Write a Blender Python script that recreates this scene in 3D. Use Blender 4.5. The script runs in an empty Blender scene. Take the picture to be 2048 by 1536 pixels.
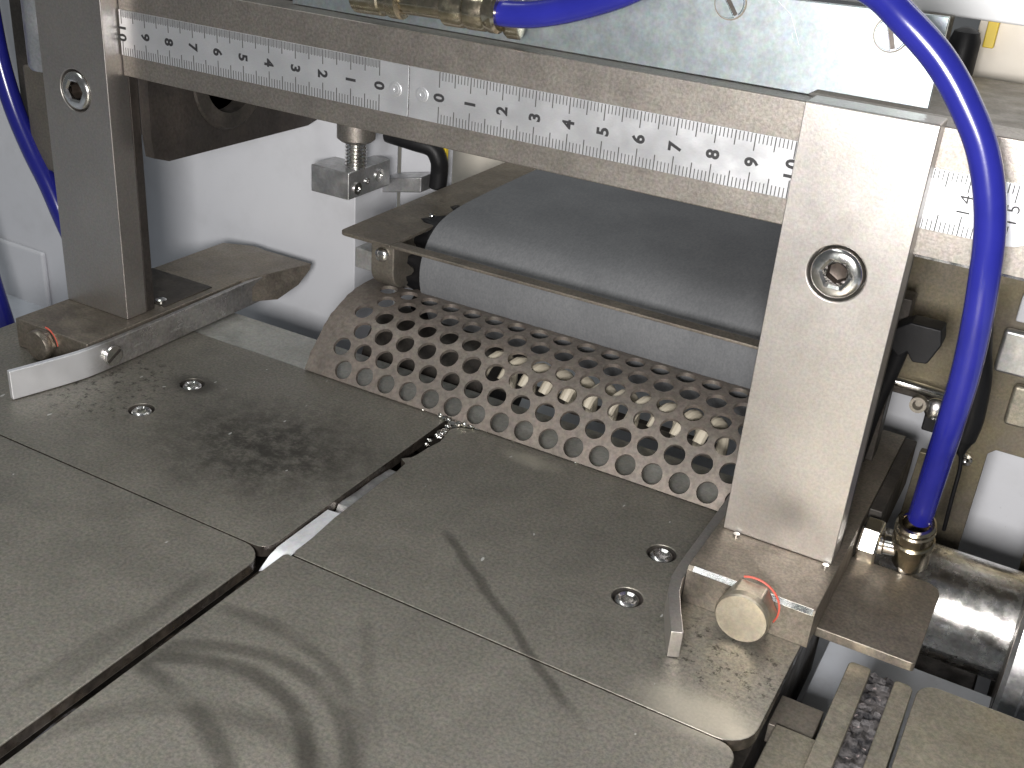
import bpy, bmesh, math, random
from mathutils import Vector, Matrix
from math import pi, sin, cos, radians
random.seed(4)
S = bpy.context.scene
S.unit_settings.system = 'METRIC'
S.unit_settings.scale_length = 0.01          # one unit is one centimetre
COL = S.collection

# ------------------------------------------------------------------ camera
R = [[0.870689856078058, 0.4860610092804836, 0.0751256932081708],
     [0.2783448010096594, -0.36103895872718267, -0.890042157446537],
     [-0.40549148730110696, 0.7958615240972703, -0.4496455139194729]]
cam = bpy.data.cameras.new('camera')
cam.sensor_width = 36.0
cam.lens = 2219.5756 / 2048 * 36.0
cam.clip_start = 0.5
cam.clip_end = 2000
co = bpy.data.objects.new('camera', cam)
COL.objects.link(co)
co.matrix_world = Matrix(((R[0][0], -R[1][0], -R[2][0], 17.3727),
                          (R[0][1], -R[1][1], -R[2][1], -26.2965),
                          (R[0][2], -R[1][2], -R[2][2], 17.8547),
                          (0, 0, 0, 1)))
S.camera = co

# ------------------------------------------------------------------ light (workshop interior)
W = bpy.data.worlds.new('World'); S.world = W
W.use_nodes = True
bg = W.node_tree.nodes['Background']
bg.inputs[0].default_value = (0.93, 0.97, 1.0, 1)
bg.inputs[1].default_value = 0.10


def area(name, loc, target, sx, sy, power, color):
    l = bpy.data.lights.new(name, 'AREA')
    l.shape = 'RECTANGLE'; l.size = sx; l.size_y = sy
    l.energy = power; l.color = color
    o = bpy.data.objects.new(name, l); COL.objects.link(o)
    o.location = loc
    o.rotation_euler = (Vector(target) - Vector(loc)).to_track_quat('-Z', 'Y').to_euler()
    return o


area('ceiling_light', (-45, -25, 120), (0, 0, 0), 130, 30, 46000, (0.97, 1.0, 0.98))
area('ceiling_light', (40, 60, 110), (5, 0, 0), 24, 100, 30000, (0.97, 0.98, 1.0))
area('phone_flash', (16.5, -33, 15.5), (14, 0, 12), 9, 7, 23000, (1.0, 0.97, 0.95))  # unseen light beside the camera, read as the phone's flash

S.view_settings.view_transform = 'Standard'
S.view_settings.look = 'None'
S.view_settings.exposure = 0
S.view_settings.gamma = 1
S.render.engine = 'CYCLES'
S.cycles.max_bounces = 6
S.cycles.use_denoising = True

# ------------------------------------------------------------------ materials


class NT:
    def __init__(s, name):
        s.m = bpy.data.materials.new(name); s.m.use_nodes = True
        s.t = s.m.node_tree; s.N = s.t.nodes; s.L = s.t.links
        s.b = s.N['Principled BSDF']
        s.pos = s.N.new('ShaderNodeNewGeometry').outputs['Position']

    def new(s, kind, **kw):
        n = s.N.new(kind)
        for k, v in kw.items():
            setattr(n, k, v)
        return n

    def put(s, sock, v):
        if isinstance(v, bpy.types.NodeSocket):
            s.L.new(v, sock)
        elif isinstance(v, (tuple, list)) and len(v) == 3 and sock.type == 'RGBA':
            sock.default_value = (*v, 1)
        else:
            sock.default_value = v

    def math(s, op, a, b=0.0, clamp=False):
        n = s.new('ShaderNodeMath', operation=op, use_clamp=clamp)
        s.put(n.inputs[0], a); s.put(n.inputs[1], b)
        return n.outputs[0]

    def vscale(s, v, sc):
        n = s.new('ShaderNodeVectorMath', operation='MULTIPLY')
        s.put(n.inputs[0], v); n.inputs[1].default_value = sc
        return n.outputs[0]

    def noise(s, scale, detail=3, rough=.55, vec=None, col=False, dist=0.0):
        n = s.new('ShaderNodeTexNoise')
        n.inputs['Scale'].default_value = scale
        n.inputs['Detail'].default_value = detail
        n.inputs['Roughness'].default_value = rough
        n.inputs['Distortion'].default_value = dist
        s.L.new(vec if vec is not None else s.pos, n.inputs['Vector'])
        return n.outputs['Color' if col else 'Fac']

    def ramp(s, v, a, b, lo=0.0, hi=1.0):
        n = s.new('ShaderNodeMapRange', interpolation_type='SMOOTHSTEP')
        s.put(n.inputs[0], v)
        for i, x in enumerate((a, b, lo, hi)):
            n.inputs[i + 1].default_value = x
        return n.outputs[0]

    def mix(s, f, a, b, mode='MIX'):
        n = s.new('ShaderNodeMix', data_type='RGBA', blend_type=mode)
        s.put(n.inputs[0], f); s.put(n.inputs[6], a); s.put(n.inputs[7], b)
        return n.outputs[2]

    def dist(s, c, stretch=(1, 1, 1), warp=0.0, wscale=1.0):
        v = s.pos
        if warp:
            nc = s.new('ShaderNodeVectorMath', operation='SUBTRACT')
            s.L.new(s.noise(wscale, 3, col=True), nc.inputs[0]); nc.inputs[1].default_value = (.5, .5, .5)
            sc = s.new('ShaderNodeVectorMath', operation='SCALE'); sc.inputs['Scale'].default_value = warp
            s.L.new(nc.outputs[0], sc.inputs[0])
            ad = s.new('ShaderNodeVectorMath', operation='ADD')
            s.L.new(v, ad.inputs[0]); s.L.new(sc.outputs[0], ad.inputs[1]); v = ad.outputs[0]
        d = s.new('ShaderNodeVectorMath', operation='SUBTRACT')
        s.L.new(v, d.inputs[0]); d.inputs[1].default_value = c
        m = s.new('ShaderNodeVectorMath', operation='MULTIPLY')
        s.L.new(d.outputs[0], m.inputs[0]); m.inputs[1].default_value = stretch
        l = s.new('ShaderNodeVectorMath', operation='LENGTH')
        s.L.new(m.outputs[0], l.inputs[0])
        return l.outputs['Value']

    def bump(s, h, strength=.2, dist=.02):
        n = s.new('ShaderNodeBump')
        n.inputs['Strength'].default_value = strength; n.inputs['Distance'].default_value = dist
        s.put(n.inputs['Height'], h)
        s.L.new(n.outputs[0], s.b.inputs['Normal'])


def metal(name, c1, c2, rough=.42, metallic=.85, grain=9.0, grain_amt=.25, blotch=.5, pits=0.0, bump=.12,
          brush=None, extra=None, rvar=.12, tint=.08):
    t = NT(name)
    base = t.mix(t.ramp(t.noise(blotch, 4), .35, .65), c1, c2)
    vec = t.vscale(t.pos, brush) if brush else None
    g = t.noise(grain, 4, .7, vec)
    gm = t.ramp(g, .3, .7, 1 - grain_amt, 1 + grain_amt)
    gc = t.new('ShaderNodeCombineColor')
    for i in range(3):
        t.L.new(gm, gc.inputs[i])
    base = t.mix(1.0, base, gc.outputs[0], 'MULTIPLY')
    if tint:      # faint random colour mottle, like sensor noise
        hue = t.noise(5.5, 2, .6, col=True)
        sat = t.mix(1.0, hue, (2.0, 2.0, 2.0), 'MULTIPLY')
        base = t.mix(tint, base, t.mix(1.0, base, sat, 'MULTIPLY'))
    r = t.ramp(t.noise(blotch * 2.2, 4), .3, .7, rough - rvar, rough + rvar)
    if pits:
        p = t.ramp(t.noise(4.2, 5, .72), .60, .70)
        pm = t.math('MULTIPLY', p, t.ramp(t.noise(.33, 2), .48, .62, 0, pits))
        base = t.mix(pm, base, (.035, .03, .027))
        r = t.math('ADD', r, t.math('MULTIPLY', pm, .3))
    if extra:
        base, r = extra(t, base, r)
    t.put(t.b.inputs['Base Color'], base)
    t.put(t.b.inputs['Roughness'], r)
    t.b.inputs['Metallic'].default_value = metallic
    if bump:
        t.bump(t.math('ADD', g, t.noise(1.7, 3)), bump, .03)
    return t.m


def paint(name, c, rough=.45, dirt=.12, dirt_c=(.2, .19, .17), bump=.05, spec=.5):
    t = NT(name)
    f = t.ramp(t.noise(.6, 5, .65), .45, .75, 0, dirt)
    base = t.mix(f, c, dirt_c)
    sp = t.ramp(t.noise(7, 3, .6), .70, .76, 0, dirt * 2)
    base = t.mix(sp, base, dirt_c)
    t.put(t.b.inputs['Base Color'], base)
    t.put(t.b.inputs['Roughness'], t.ramp(t.noise(1.3, 3), .3, .7, rough - .06, rough + .08))
    t.b.inputs['Specular IOR Level'].default_value = spec
    if bump:
        t.bump(t.noise(6, 3), bump, .02)
    return t.m


def table_marks(t, base, r):
    """stains, swirled rubbing marks and worn spots on the table steel, one holding a painted reflection"""
    dark = (.05, .046, .04)
    # oily patch on the back left plate
    d = t.dist((-2.8, -3.2, 0), (.235, .30, 1), 2.2, .8)
    m = t.math('MULTIPLY', t.ramp(d, .1, 1.35, 1, 0), t.ramp(t.noise(1.9, 6, .78), .36, .60, .35, .9))
    base = t.mix(m, base, dark)
    d = t.dist((-7.4, -1.4, 0), (.8, 1.2, 1), .8, 1.5)
    base = t.mix(t.ramp(d, .3, 1.0, .65, 0), base, dark)
    # pitted ground near the left and right blocks
    for c, st, a in (((-9.5, -3.2, 0), (.35, .3, 1), .75), ((12.8, -4.6, 0), (.38, .55, 1), .75)):
        d = t.dist(c, st, 1.2, .8)
        m = t.math('MULTIPLY', t.ramp(d, .35, 1.1, 1, 0), t.ramp(t.noise(3.4, 5, .8), .53, .62, 0, a))
        base = t.mix(m, base, (.02, .018, .016))
    # swirl rubbing marks on the front right plate
    sepx = t.new('ShaderNodeSeparateXYZ'); t.L.new(t.pos, sepx.inputs[0])
    rightside = t.ramp(sepx.outputs[0], 1.2, 1.5)
    for c, rad, w, a in (((3.6, -14.6, 0), 3.32, .24, .62), ((4.0, -14.3, 0), 3.72, .20, .5), ((1.5, -18.0, 0), 5.5, .26, .55), ((5.2, -16.6, 0), 4.2, .3, .3), ((2.9, -14.9, 0), 5.2, .2, .38)):
        d = t.dist(c, (1, 1, 1), .45, .35)
        band = t.math('ABSOLUTE', t.math('SUBTRACT', d, rad))
        m = t.math('MULTIPLY', t.ramp(band, w * .3, w * 1.6, a, 0), t.math('MULTIPLY', rightside, t.ramp(t.noise(.5, 2), .3, .5, .25, 1)))
        base = t.mix(m, base, dark)
    # long straight rub mark
    for (ax, ay), (bx, by), w, a in (((3.9, -3.6), (11.1, -8.8), .14, .55), ((.35, -14.4), (.25, -8.2), .24, .3), ((-.2, -15), (.1, -10.5), .2, .25), ((4.3, -7.8), (8.0, -12.5), .2, .2)):
        ux, uy = bx - ax, by - ay; L = math.hypot(ux, uy); ux /= L; uy /= L
        sep = t.new('ShaderNodeSeparateXYZ'); t.L.new(t.pos, sep.inputs[0])
        px = t.math('SUBTRACT', sep.outputs[0], ax); py = t.math('SUBTRACT', sep.outputs[1], ay)
        al = t.math('ADD', t.math('MULTIPLY', px, ux), t.math('MULTIPLY', py, uy))
        ac = t.math('SUBTRACT', t.math('MULTIPLY', px, -uy), t.math('MULTIPLY', py, -ux))
        ac = t.math('ABSOLUTE', t.math('ADD', ac, t.math('MULTIPLY', t.math('SUBTRACT', t.noise(.6), .5), .35)))
        m = t.math('MULTIPLY', t.ramp(ac, w * .3, w * 1.5, a, 0), t.math('MULTIPLY', t.ramp(al, 0, 1, 0, 1), t.ramp(al, L - 2, L, 1, 0)))
        base = t.mix(m, base, dark)
    # bright worn spots; the second also paints in the right post's reflection
    for c, st, a in (((4.3, 1.0, 0), (.8, 2.0, 1), .45), ((12.9, -6.7, 0), (.5, 1.0, 1), .6), ((14.0, -6.9, 0), (1.4, 2.5, 1), .5)):
        d = t.dist(c, st, .6, 1.3)
        m = t.ramp(d, .2, 1.1, a, 0)
        base = t.mix(m, base, (.66, .62, .52))
        r = t.math('SUBTRACT', r, t.math('MULTIPLY', m, .12))
    # small bright nicks
    n = t.ramp(t.noise(3.4, 1, .5, t.vscale(t.pos, (1, .5, 1))), .775, .79, 0, .7)
    base = t.mix(n, base, (.8, .8, .78))
    return base, r


M = {}


def bare_end_sheen(t, base, r):
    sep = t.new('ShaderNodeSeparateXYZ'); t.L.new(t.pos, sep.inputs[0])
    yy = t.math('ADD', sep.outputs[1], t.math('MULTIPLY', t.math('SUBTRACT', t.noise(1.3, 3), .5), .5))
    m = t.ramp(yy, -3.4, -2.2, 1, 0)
    base = t.mix(m, base, (.96, .97, 1.0))  # bare tip whitened to carry the light it reflects
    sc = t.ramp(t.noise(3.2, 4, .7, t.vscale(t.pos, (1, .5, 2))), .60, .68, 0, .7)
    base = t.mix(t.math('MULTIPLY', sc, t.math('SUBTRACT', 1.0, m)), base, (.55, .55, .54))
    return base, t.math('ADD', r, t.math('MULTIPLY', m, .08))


M['lever'] = metal('scraped_lever_steel', (.42, .40, .385), (.28, .27, .26), .32, .75, 8, .2, .6, 0, .08, rvar=.06, extra=bare_end_sheen)
M['table'] = metal('ground_table_steel', (.278, .262, .226), (.252, .24, .208), .47, .75, 11, .24, .35, .2, .10, extra=table_marks, rvar=.05)
M['post'] = metal('milled_post_steel', (.445, .42, .395), (.415, .392, .37), .40, .9, 13, .10, .4, 0, .08, rvar=.025)
M['beam'] = metal('dull_beam_steel', (.31, .285, .255), (.28, .258, .232), .44, .85, 12, .22, .4, .1, .12, rvar=.04)
M['block'] = metal('brown_block_steel', (.255, .225, .185), (.205, .18, .15), .48, .75, 11, .22, .5, .5, .14)
M['rusty'] = metal('brown_perforated_steel', (.215, .185, .16), (.18, .158, .138), .56, .6, 7, .2, .7, .2, .12)
M['ruler'] = metal('satin_ruler_steel', (.74, .75, .77), (.69, .70, .72), .36, .8, 14, .06, .4, 0, .03, brush=(1, 1, 12), rvar=.05, tint=.03)
M['zinc'] = metal('zinc_plated_sheet', (.37, .415, .43), (.355, .40, .415), .40, .85, 8, .10, .8, 0, .04, rvar=.025, tint=.16)
M['polished'] = metal('polished_steel', (.80, .79, .77), (.68, .67, .65), .2, 1, 10, .1, 1, 0, .05, rvar=.06)
M['strip'] = metal('scraped_guide_steel', (.33, .32, .31), (.24, .23, .23), .30, .95, 8, .2, .6, 0, .08, rvar=.08)


def painted_glints(t, base, r):
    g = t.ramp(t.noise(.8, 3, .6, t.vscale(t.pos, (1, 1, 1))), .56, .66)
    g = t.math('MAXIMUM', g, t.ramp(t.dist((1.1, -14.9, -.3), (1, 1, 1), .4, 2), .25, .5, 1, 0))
    base = t.mix(g, base, (.85, .85, .9))  # bright glints put straight into the base colour
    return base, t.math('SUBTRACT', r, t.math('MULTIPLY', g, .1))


M['cutter'] = metal('oily_cutter_steel', (.10, .08, .06), (.22, .17, .11), .25, .9, 5, .3, .7, 0, .1, rvar=.05, extra=painted_glints)
M['bare'] = metal('white_glint_steel', (.93, .94, .97), (.88, .89, .92), .36, .6, 8, .06, 1, 0, .04, brush=(1, 1, 9), rvar=.05)  # near-white base stands in for the reflection on the slot strip
M['chrome'] = metal('bright_fitting_steel', (.82, .80, .76), (.7, .68, .64), .14, 1, 8, .05, 1, 0, .02, rvar=.04)
M['brass'] = metal('nickel_brass', (.60, .53, .40), (.45, .40, .30), .2, 1, 8, .12, 1.2, 0, .04, rvar=.08)
M['bolt'] = metal('yellow_passivated_bolt', (.47, .42, .33), (.42, .38, .31), .42, .85, 12, .12, 1, 0, .08)
M['alu'] = metal('cast_aluminium', (.52, .52, .52), (.45, .45, .45), .42, .85, 9, .12, .8, 0, .1)
M['dark'] = metal('dark_oily_steel', (.085, .075, .065), (.055, .05, .045), .5, .6, 8, .2, .6, 0, .1)
M['brown'] = metal('brown_side_plate', (.20, .18, .15), (.17, .155, .13), .5, .6, 11, .18, .5, 0, .1)
M['side'] = metal('olive_brown_side_plate', (.155, .135, .105), (.175, .15, .095), .5, .55, 11, .18, .5, 0, .1)
M['ledge'] = metal('pale_ledge_steel', (.46, .46, .43), (.41, .41, .38), .5, .7, 10, .15, .5, .05, .08)
M['recess'] = metal('dark_brown_plate', (.062, .052, .045), (.048, .042, .038), .5, .5, 9, .2, .5, 0, .08)
M['socket'] = metal('shaded_socket_steel', (.075, .06, .05), (.045, .036, .03), .35, .6, 8, .2, 1, 0, .1, rvar=.06)  # base darkened to give the hex recess its shade
M['oily'] = metal('dark_plate_edge', (.06, .052, .045), (.10, .085, .07), .3, .7, 5, .3, .9, 0, .1)  # darker brown for the side faces of the plates
M['shaft'] = metal('turned_roller_steel', (.78, .77, .74), (.6, .58, .55), .27, 1, 6, .2, .8, .7, .08, rvar=.08)
M['slide'] = metal('olive_slide_steel', (.36, .33, .26), (.31, .29, .235), .47, .75, 11, .2, .5, .1, .1)
M['bright'] = paint('lit_white_paint', (.88, .89, .90), .4, .04)  # brighter copy of the white paint for the lamplit upper housing
M['white'] = paint('white_machine_paint', (.62, .63, .66), .4, .10)
M['beige'] = paint('beige_panel_paint', (.78, .72, .62), .5, .08)
M['finger'] = paint('grubby_beige_plastic', (.42, .38, .30), .55, .3)
M['floor'] = paint('blue_grey_machine_bed', (.55, .58, .63), .45, .25)
M['black'] = paint('black_rubber', (.007, .007, .008), .5, .1, (.03, .03, .03), .3, .3)
M['yellow'] = paint('yellow_cable_sleeve', (.75, .55, .04), .45, .05)
M['red'] = paint('red_marking_paint', (.50, .09, .06), .45, .1)
M['mark'] = paint('engraved_black', (.02, .02, .022), .5, 0, bump=0)
M['tick'] = paint('etched_grey', (.05, .05, .05), .5, 0, bump=0)


def hose_mat():
    t = NT('blue_polyurethane_hose')
    t.put(t.b.inputs['Base Color'], t.mix(t.noise(1.5, 3), (.011, .014, .17), (.018, .020, .23)))
    t.b.inputs['Roughness'].default_value = .23
    t.b.inputs['Coat Weight'].default_value = .3
    t.b.inputs['Coat Roughness'].default_value = .12
    t.bump(t.noise(2.5, 3), .08, .03)
    return t.m


M['hose'] = hose_mat()


def belt_mat():
    t = NT('grey_woven_belt')
    h = t.math('ADD', t.noise(9, 4, .7, t.vscale(t.pos, (1.6, .5, .5))), t.noise(12, 3, .7))
    base = t.mix(t.ramp(t.noise(.45, 4), .35, .65), (.165, .169, .174), (.145, .149, .154))
    base = t.mix(t.ramp(h, .7, 1.3, .35, 0), base, (.06, .065, .075))
    t.put(t.b.inputs['Base Color'], base)
    t.b.inputs['Roughness'].default_value = .9; t.b.inputs['Specular IOR Level'].default_value = .15
    t.bump(h, .15, .02)
    return t.m


M['belt'] = belt_mat()


def rock_mat():
    t = NT('dark_abrasive_strip')
    n = t.noise(2.6, 4, .7)
    base = t.mix(t.ramp(n, .35, .65), (.014, .014, .016), (.12, .112, .112))
    base = t.mix(t.ramp(t.noise(5, 3), .6, .72), base, (.4, .33, .32))
    t.put(t.b.inputs['Base Color'], base)
    t.b.inputs['Roughness'].default_value = .35
    t.bump(n, .8, .1)
    return t.m


M['rock'] = rock_mat()

# ------------------------------------------------------------------ object helpers


def root(name, label, cat, loc, group=None):
    o = bpy.data.objects.new(name, None); COL.objects.link(o)
    o.empty_display_size = .5
    o.location = loc; o['label'] = label; o['category'] = cat
    if group: o['group'] = group
    return o


def world_loc(o):
    v = Vector(o.location)
    return v + world_loc(o.parent) if o.parent else v


def link(name, bm, mat, parent=None, bevel=0.0, seg=2, smooth=True, ang=35, mats=None):
    """world-space bmesh -> one object whose origin sits at the middle of its base"""
    me = bpy.data.meshes.new(name)
    xs = [v.co.copy() for v in bm.verts]
    c = Vector(((min(v.x for v in xs) + max(v.x for v in xs)) / 2, (min(v.y for v in xs) + max(v.y for v in xs)) / 2, min(v.z for v in xs)))
    bmesh.ops.translate(bm, verts=bm.verts, vec=-c)
    bmesh.ops.recalc_face_normals(bm, faces=bm.faces)
    bm.to_mesh(me); bm.free()
    o = bpy.data.objects.new(name, me); COL.objects.link(o)
    for m in (mats or [mat]):
        me.materials.append(m)
    if parent is not None:
        o.parent = parent; o.location = c - world_loc(parent)
    else:
        o.location = c
    if smooth:
        me.polygons.foreach_set('use_smooth', [True] * len(me.polygons))
        me.set_sharp_from_angle(angle=radians(ang))
    if bevel:
        b = o.modifiers.new('bevel', 'BEVEL'); b.width = bevel; b.segments = seg
        b.limit_method = 'ANGLE'; b.angle_limit = radians(30); b.harden_normals = True
    return o


def tag(o, label, cat, group=None, kind=None):
    if label: o['label'] = label
    if cat: o['category'] = cat
    if group: o['group'] = group
    if kind: o['kind'] = kind
    return o


def setting(o, label=None):
    o['kind'] = 'structure'
    if label: o['label'] = label
    return o


def bm_box(x, y, z, bm=None):
    bm = bm or bmesh.new()
    r = bmesh.ops.create_cube(bm, size=1)
    for v in r['verts']:
        v.co = Vector(((x[0] + x[1]) / 2 + v.co.x * (x[1] - x[0]), (y[0] + y[1]) / 2 + v.co.y * (y[1] - y[0]), (z[0] + z[1]) / 2 + v.co.z * (z[1] - z[0])))
    return bm


def box(name, x, y, z, mat, parent=None, bevel=.03, **k):
    return link(name, bm_box(x, y, z), mat, parent, bevel, **k)


def bm_prism(pts, axis, a, b, bm=None):
    bm = bm or bmesh.new()

    def P(p, h):
        return {'z': (p[0], p[1], h), 'x': (h, p[0], p[1]), 'y': (p[0], h, p[1])}[axis]
    lo = [bm.verts.new(P(p, a)) for p in pts]
    hi = [bm.verts.new(P(p, b)) for p in pts]
    n = len(pts)
    bm.faces.new(lo); bm.faces.new(hi)
    for i in range(n):
        bm.faces.new((lo[i], lo[(i + 1) % n], hi[(i + 1) % n], hi[i]))
    return bm


def prism(name, pts, axis, a, b, mat, parent=None, bevel=.03, **k):
    return link(name, bm_prism(pts, axis, a, b), mat, parent, bevel, **k)


def rounded(x0, y0, x1, y1, r, n=6):
    """rectangle outline with corner radii r = (x0y0, x1y0, x1y1, x0y1)"""
    out = []
    for (cx, cy, sx, sy, a0), rr in zip(((x0, y0, 1, 1, pi), (x1, y0, -1, 1, 1.5 * pi), (x1, y1, -1, -1, 0), (x0, y1, 1, -1, .5 * pi)), r):
        if rr <= 0:
            out.append((cx, cy)); continue
        for i in range(n + 1):
            a = a0 + i / n * pi / 2
            out.append((cx + sx * rr + rr * cos(a), cy + sy * rr + rr * sin(a)))
    return out


def frame_of(d):
    d = Vector(d).normalized()
    u = d.cross(Vector((0, 0, 1)))
    if u.length < .01: u = Vector((1, 0, 0))
    u.normalize()
    return d, u, d.cross(u)


def bm_lathe(p0, direction, prof, seg=32, bm=None, caps=True):
    bm = bm or bmesh.new()
    d, u, w = frame_of(direction); p0 = Vector(p0)
    rings = []
    for t, r in prof:
        if r < 1e-5:
            rings.append([bm.verts.new(p0 + d * t)])
        else:
            rings.append([bm.verts.new(p0 + d * t + (u * cos(2 * pi * i / seg) + w * sin(2 * pi * i / seg)) * r) for i in range(seg)])
    for A, B in zip(rings, rings[1:]):
        for i in range(seg):
            j = (i + 1) % seg
            if len(A) == 1 and len(B) == 1: continue
            if len(A) == 1: bm.faces.new((A[0], B[i], B[j]))
            elif len(B) == 1: bm.faces.new((A[i], A[j], B[0]))
            else: bm.faces.new((A[i], A[j], B[j], B[i]))
    if caps:
        for r in (rings[0], rings[-1]):
            if len(r) > 1: bm.faces.new(r)
    return bm


def lathe(name, p0, direction, prof, mat, parent=None, seg=32, caps=True, **k):
    return link(name, bm_lathe(p0, direction, prof, seg, None, caps), mat, parent, **k)


def spline(pts, n=10):
    P = [Vector(p) for p in pts]
    P = [2 * P[0] - P[1]] + P + [2 * P[-1] - P[-2]]
    out = []
    for i in range(1, len(P) - 2):
        a, b, c, d = P[i - 1:i + 3]
        for k in range(n):
            u = k / n
            out.append(.5 * ((2 * b) + (c - a) * u + (2 * a - 5 * b + 4 * c - d) * u * u + (3 * b - a - 3 * c + d) * u ** 3))
    out.append(P[-2])
    return out


def bm_tube(pts, r, seg=20, bm=None):
    bm = bm or bmesh.new()
    rings = []; u = None
    for i, p in enumerate(pts):
        d = (pts[min(i + 1, len(pts) - 1)] - pts[max(i - 1, 0)]).normalized()
        if u is None:
            u = frame_of(d)[1]
        u = (u - d * u.dot(d)).normalized(); w = d.cross(u)
        rr = r(i / (len(pts) - 1)) if callable(r) else r
        rings.append([bm.verts.new(p + (u * cos(2 * pi * k / seg) + w * sin(2 * pi * k / seg)) * rr) for k in range(seg)])
    for A, B in zip(rings, rings[1:]):
        for k in range(seg):
            bm.faces.new((A[k], A[(k + 1) % seg], B[(k + 1) % seg], B[k]))
    bm.faces.new(rings[0]); bm.faces.new(rings[-1])
    return bm


def ribbon(name, path, z0, z1, th, mat, parent=None, bevel=.03):
    """flat strip standing on edge along a path of (x, y)"""
    L, Rr = [], []
    P = [Vector((p[0], p[1], 0)) for p in path]
    for i, p in enumerate(P):
        d = (P[min(i + 1, len(P) - 1)] - P[max(i - 1, 0)]).normalized()
        n = Vector((-d.y, d.x, 0)) * th / 2
        L.append((p + n)[:2]); Rr.append((p - n)[:2])
    return prism(name, L + Rr[::-1], 'z', z0, z1, mat, parent, bevel)


def hexring(bm, c, d, r_out, r_in, t0, t1, depth):
    """round head with a hexagonal socket: c centre, d outward axis"""
    d, u, w = frame_of(d); c = Vector(c); n = 36

    def ring(rf, t):
        return [bm.verts.new(c + d * t + (u * cos(2 * pi * i / n) + w * sin(2 * pi * i / n)) * rf(2 * pi * i / n)) for i in range(n)]

    def hexr(a):
        return r_in / cos((a % (pi / 3)) - pi / 6)
    rings = [ring(lambda a: r_out, t0), ring(lambda a: r_out, t1 - .13), ring(lambda a: r_out - .04, t1 - .05), ring(lambda a: r_out - .13, t1),
             ring(lambda a: hexr(a) + .07, t1), ring(hexr, t1 - .05), ring(hexr, t1 - depth)]
    for A, B in zip(rings, rings[1:]):
        for i in range(n):
            bm.faces.new((A[i], A[(i + 1) % n], B[(i + 1) % n], B[i]))
    bm.faces.new(rings[-1]); bm.faces.new(rings[0])
    return bm


def slotted(name, c, d, r, h, parent, mat, slot_ang=0.0):
    """cheese-head screw: disc with a slot cut across it, made as two half discs on a lower disc"""
    d, u, w = frame_of(d); c = Vector(c)
    u2 = u * cos(slot_ang) + w * sin(slot_ang); w2 = d.cross(u2)
    bm = bm_lathe(c, d, [(0, r), (h * .55, r)], 28)
    g = r * .16
    for s in (1, -1):
        a0 = math.asin(g / r)
        pts = [c + u2 * (cos(a) * r * .97) + w2 * s * (sin(a) * r * .97) for a in [a0 + (pi - 2 * a0) * i / 14 for i in range(15)]]
        lo = [bm.verts.new(p + d * h * .54) for p in pts]
        hi = [bm.verts.new(c + (p - c) * .93 + d * h + w2 * s * .01) for p in pts]
        bm.faces.new(hi); bm.faces.new(lo)
        for i in range(15):
            j = (i + 1) % 15
            bm.faces.new((lo[i], lo[j], hi[j], hi[i]))
    o = link(name, bm, mat, parent)
    b2 = bmesh.new()
    q = [c + u2 * a * r * .88 + w2 * b_ * g * .9 for a, b_ in ((-1, -1), (1, -1), (1, 1), (-1, 1))]
    lo = [b2.verts.new(p + d * h * .5) for p in q]; hi = [b2.verts.new(p + d * h * .62) for p in q]
    b2.faces.new(lo); b2.faces.new(hi)
    for i in range(4):
        b2.faces.new((lo[i], lo[(i + 1) % 4], hi[(i + 1) % 4], hi[i]))
    link('slot', b2, M['dark'], o)
    return o


def drill(o, c, d, r, depth):
    """cut a round blind hole into a part (real geometry, the cutter is discarded)"""
    cut = link('cutter', bm_lathe(Vector(c) - Vector(d) * .5, d, [(0, r), (depth + .5, r)], 40), M['dark'])
    mods = [(m.width, m.segments) for m in o.modifiers if m.type == 'BEVEL']
    o.modifiers.clear()
    b = o.modifiers.new('hole', 'BOOLEAN'); b.operation = 'DIFFERENCE'; b.solver = 'EXACT'; b.object = cut
    bpy.context.view_layer.update()
    me = bpy.data.meshes.new_from_object(o.evaluated_get(bpy.context.evaluated_depsgraph_get()))
    o.modifiers.clear(); o.data = me
    bpy.data.objects.remove(cut)
    for w, sg in mods:
        b = o.modifiers.new('bevel', 'BEVEL'); b.width = w; b.segments = sg
        b.limit_method = 'ANGLE'; b.angle_limit = radians(30); b.harden_normals = True


def text_part(name, s, x, y, z, size, rot, mat, parent, bold=.006, spacing=1.0):
    cu = bpy.data.curves.new(name, 'FONT')
    cu.body = s; cu.size = size; cu.align_x = 'CENTER'; cu.align_y = 'CENTER'
    cu.offset = bold; cu.extrude = .002; cu.resolution_u = 3; cu.space_character = spacing
    tmp = bpy.data.objects.new('tmp', cu); COL.objects.link(tmp)
    dg = bpy.context.evaluated_depsgraph_get()
    me = bpy.data.meshes.new_from_object(tmp.evaluated_get(dg))
    bpy.data.objects.remove(tmp); bpy.data.curves.remove(cu)
    m = Matrix.Translation((x, y, z)) @ Matrix.Rotation(pi / 2, 4, 'X') @ Matrix.Rotation(rot, 4, 'Z')
    bm = bmesh.new(); bm.from_mesh(me); bpy.data.meshes.remove(me)
    # centre the glyph itself
    cs = [v.co for v in bm.verts]
    c = Vector(((min(v.x for v in cs) + max(v.x for v in cs)) / 2, (min(v.y for v in cs) + max(v.y for v in cs)) / 2, 0))
    bmesh.ops.translate(bm, verts=bm.verts, vec=-c)
    bm.transform(m)
    o = link(name, bm, mat, parent, smooth=False)
    o.name = name
    return o


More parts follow.
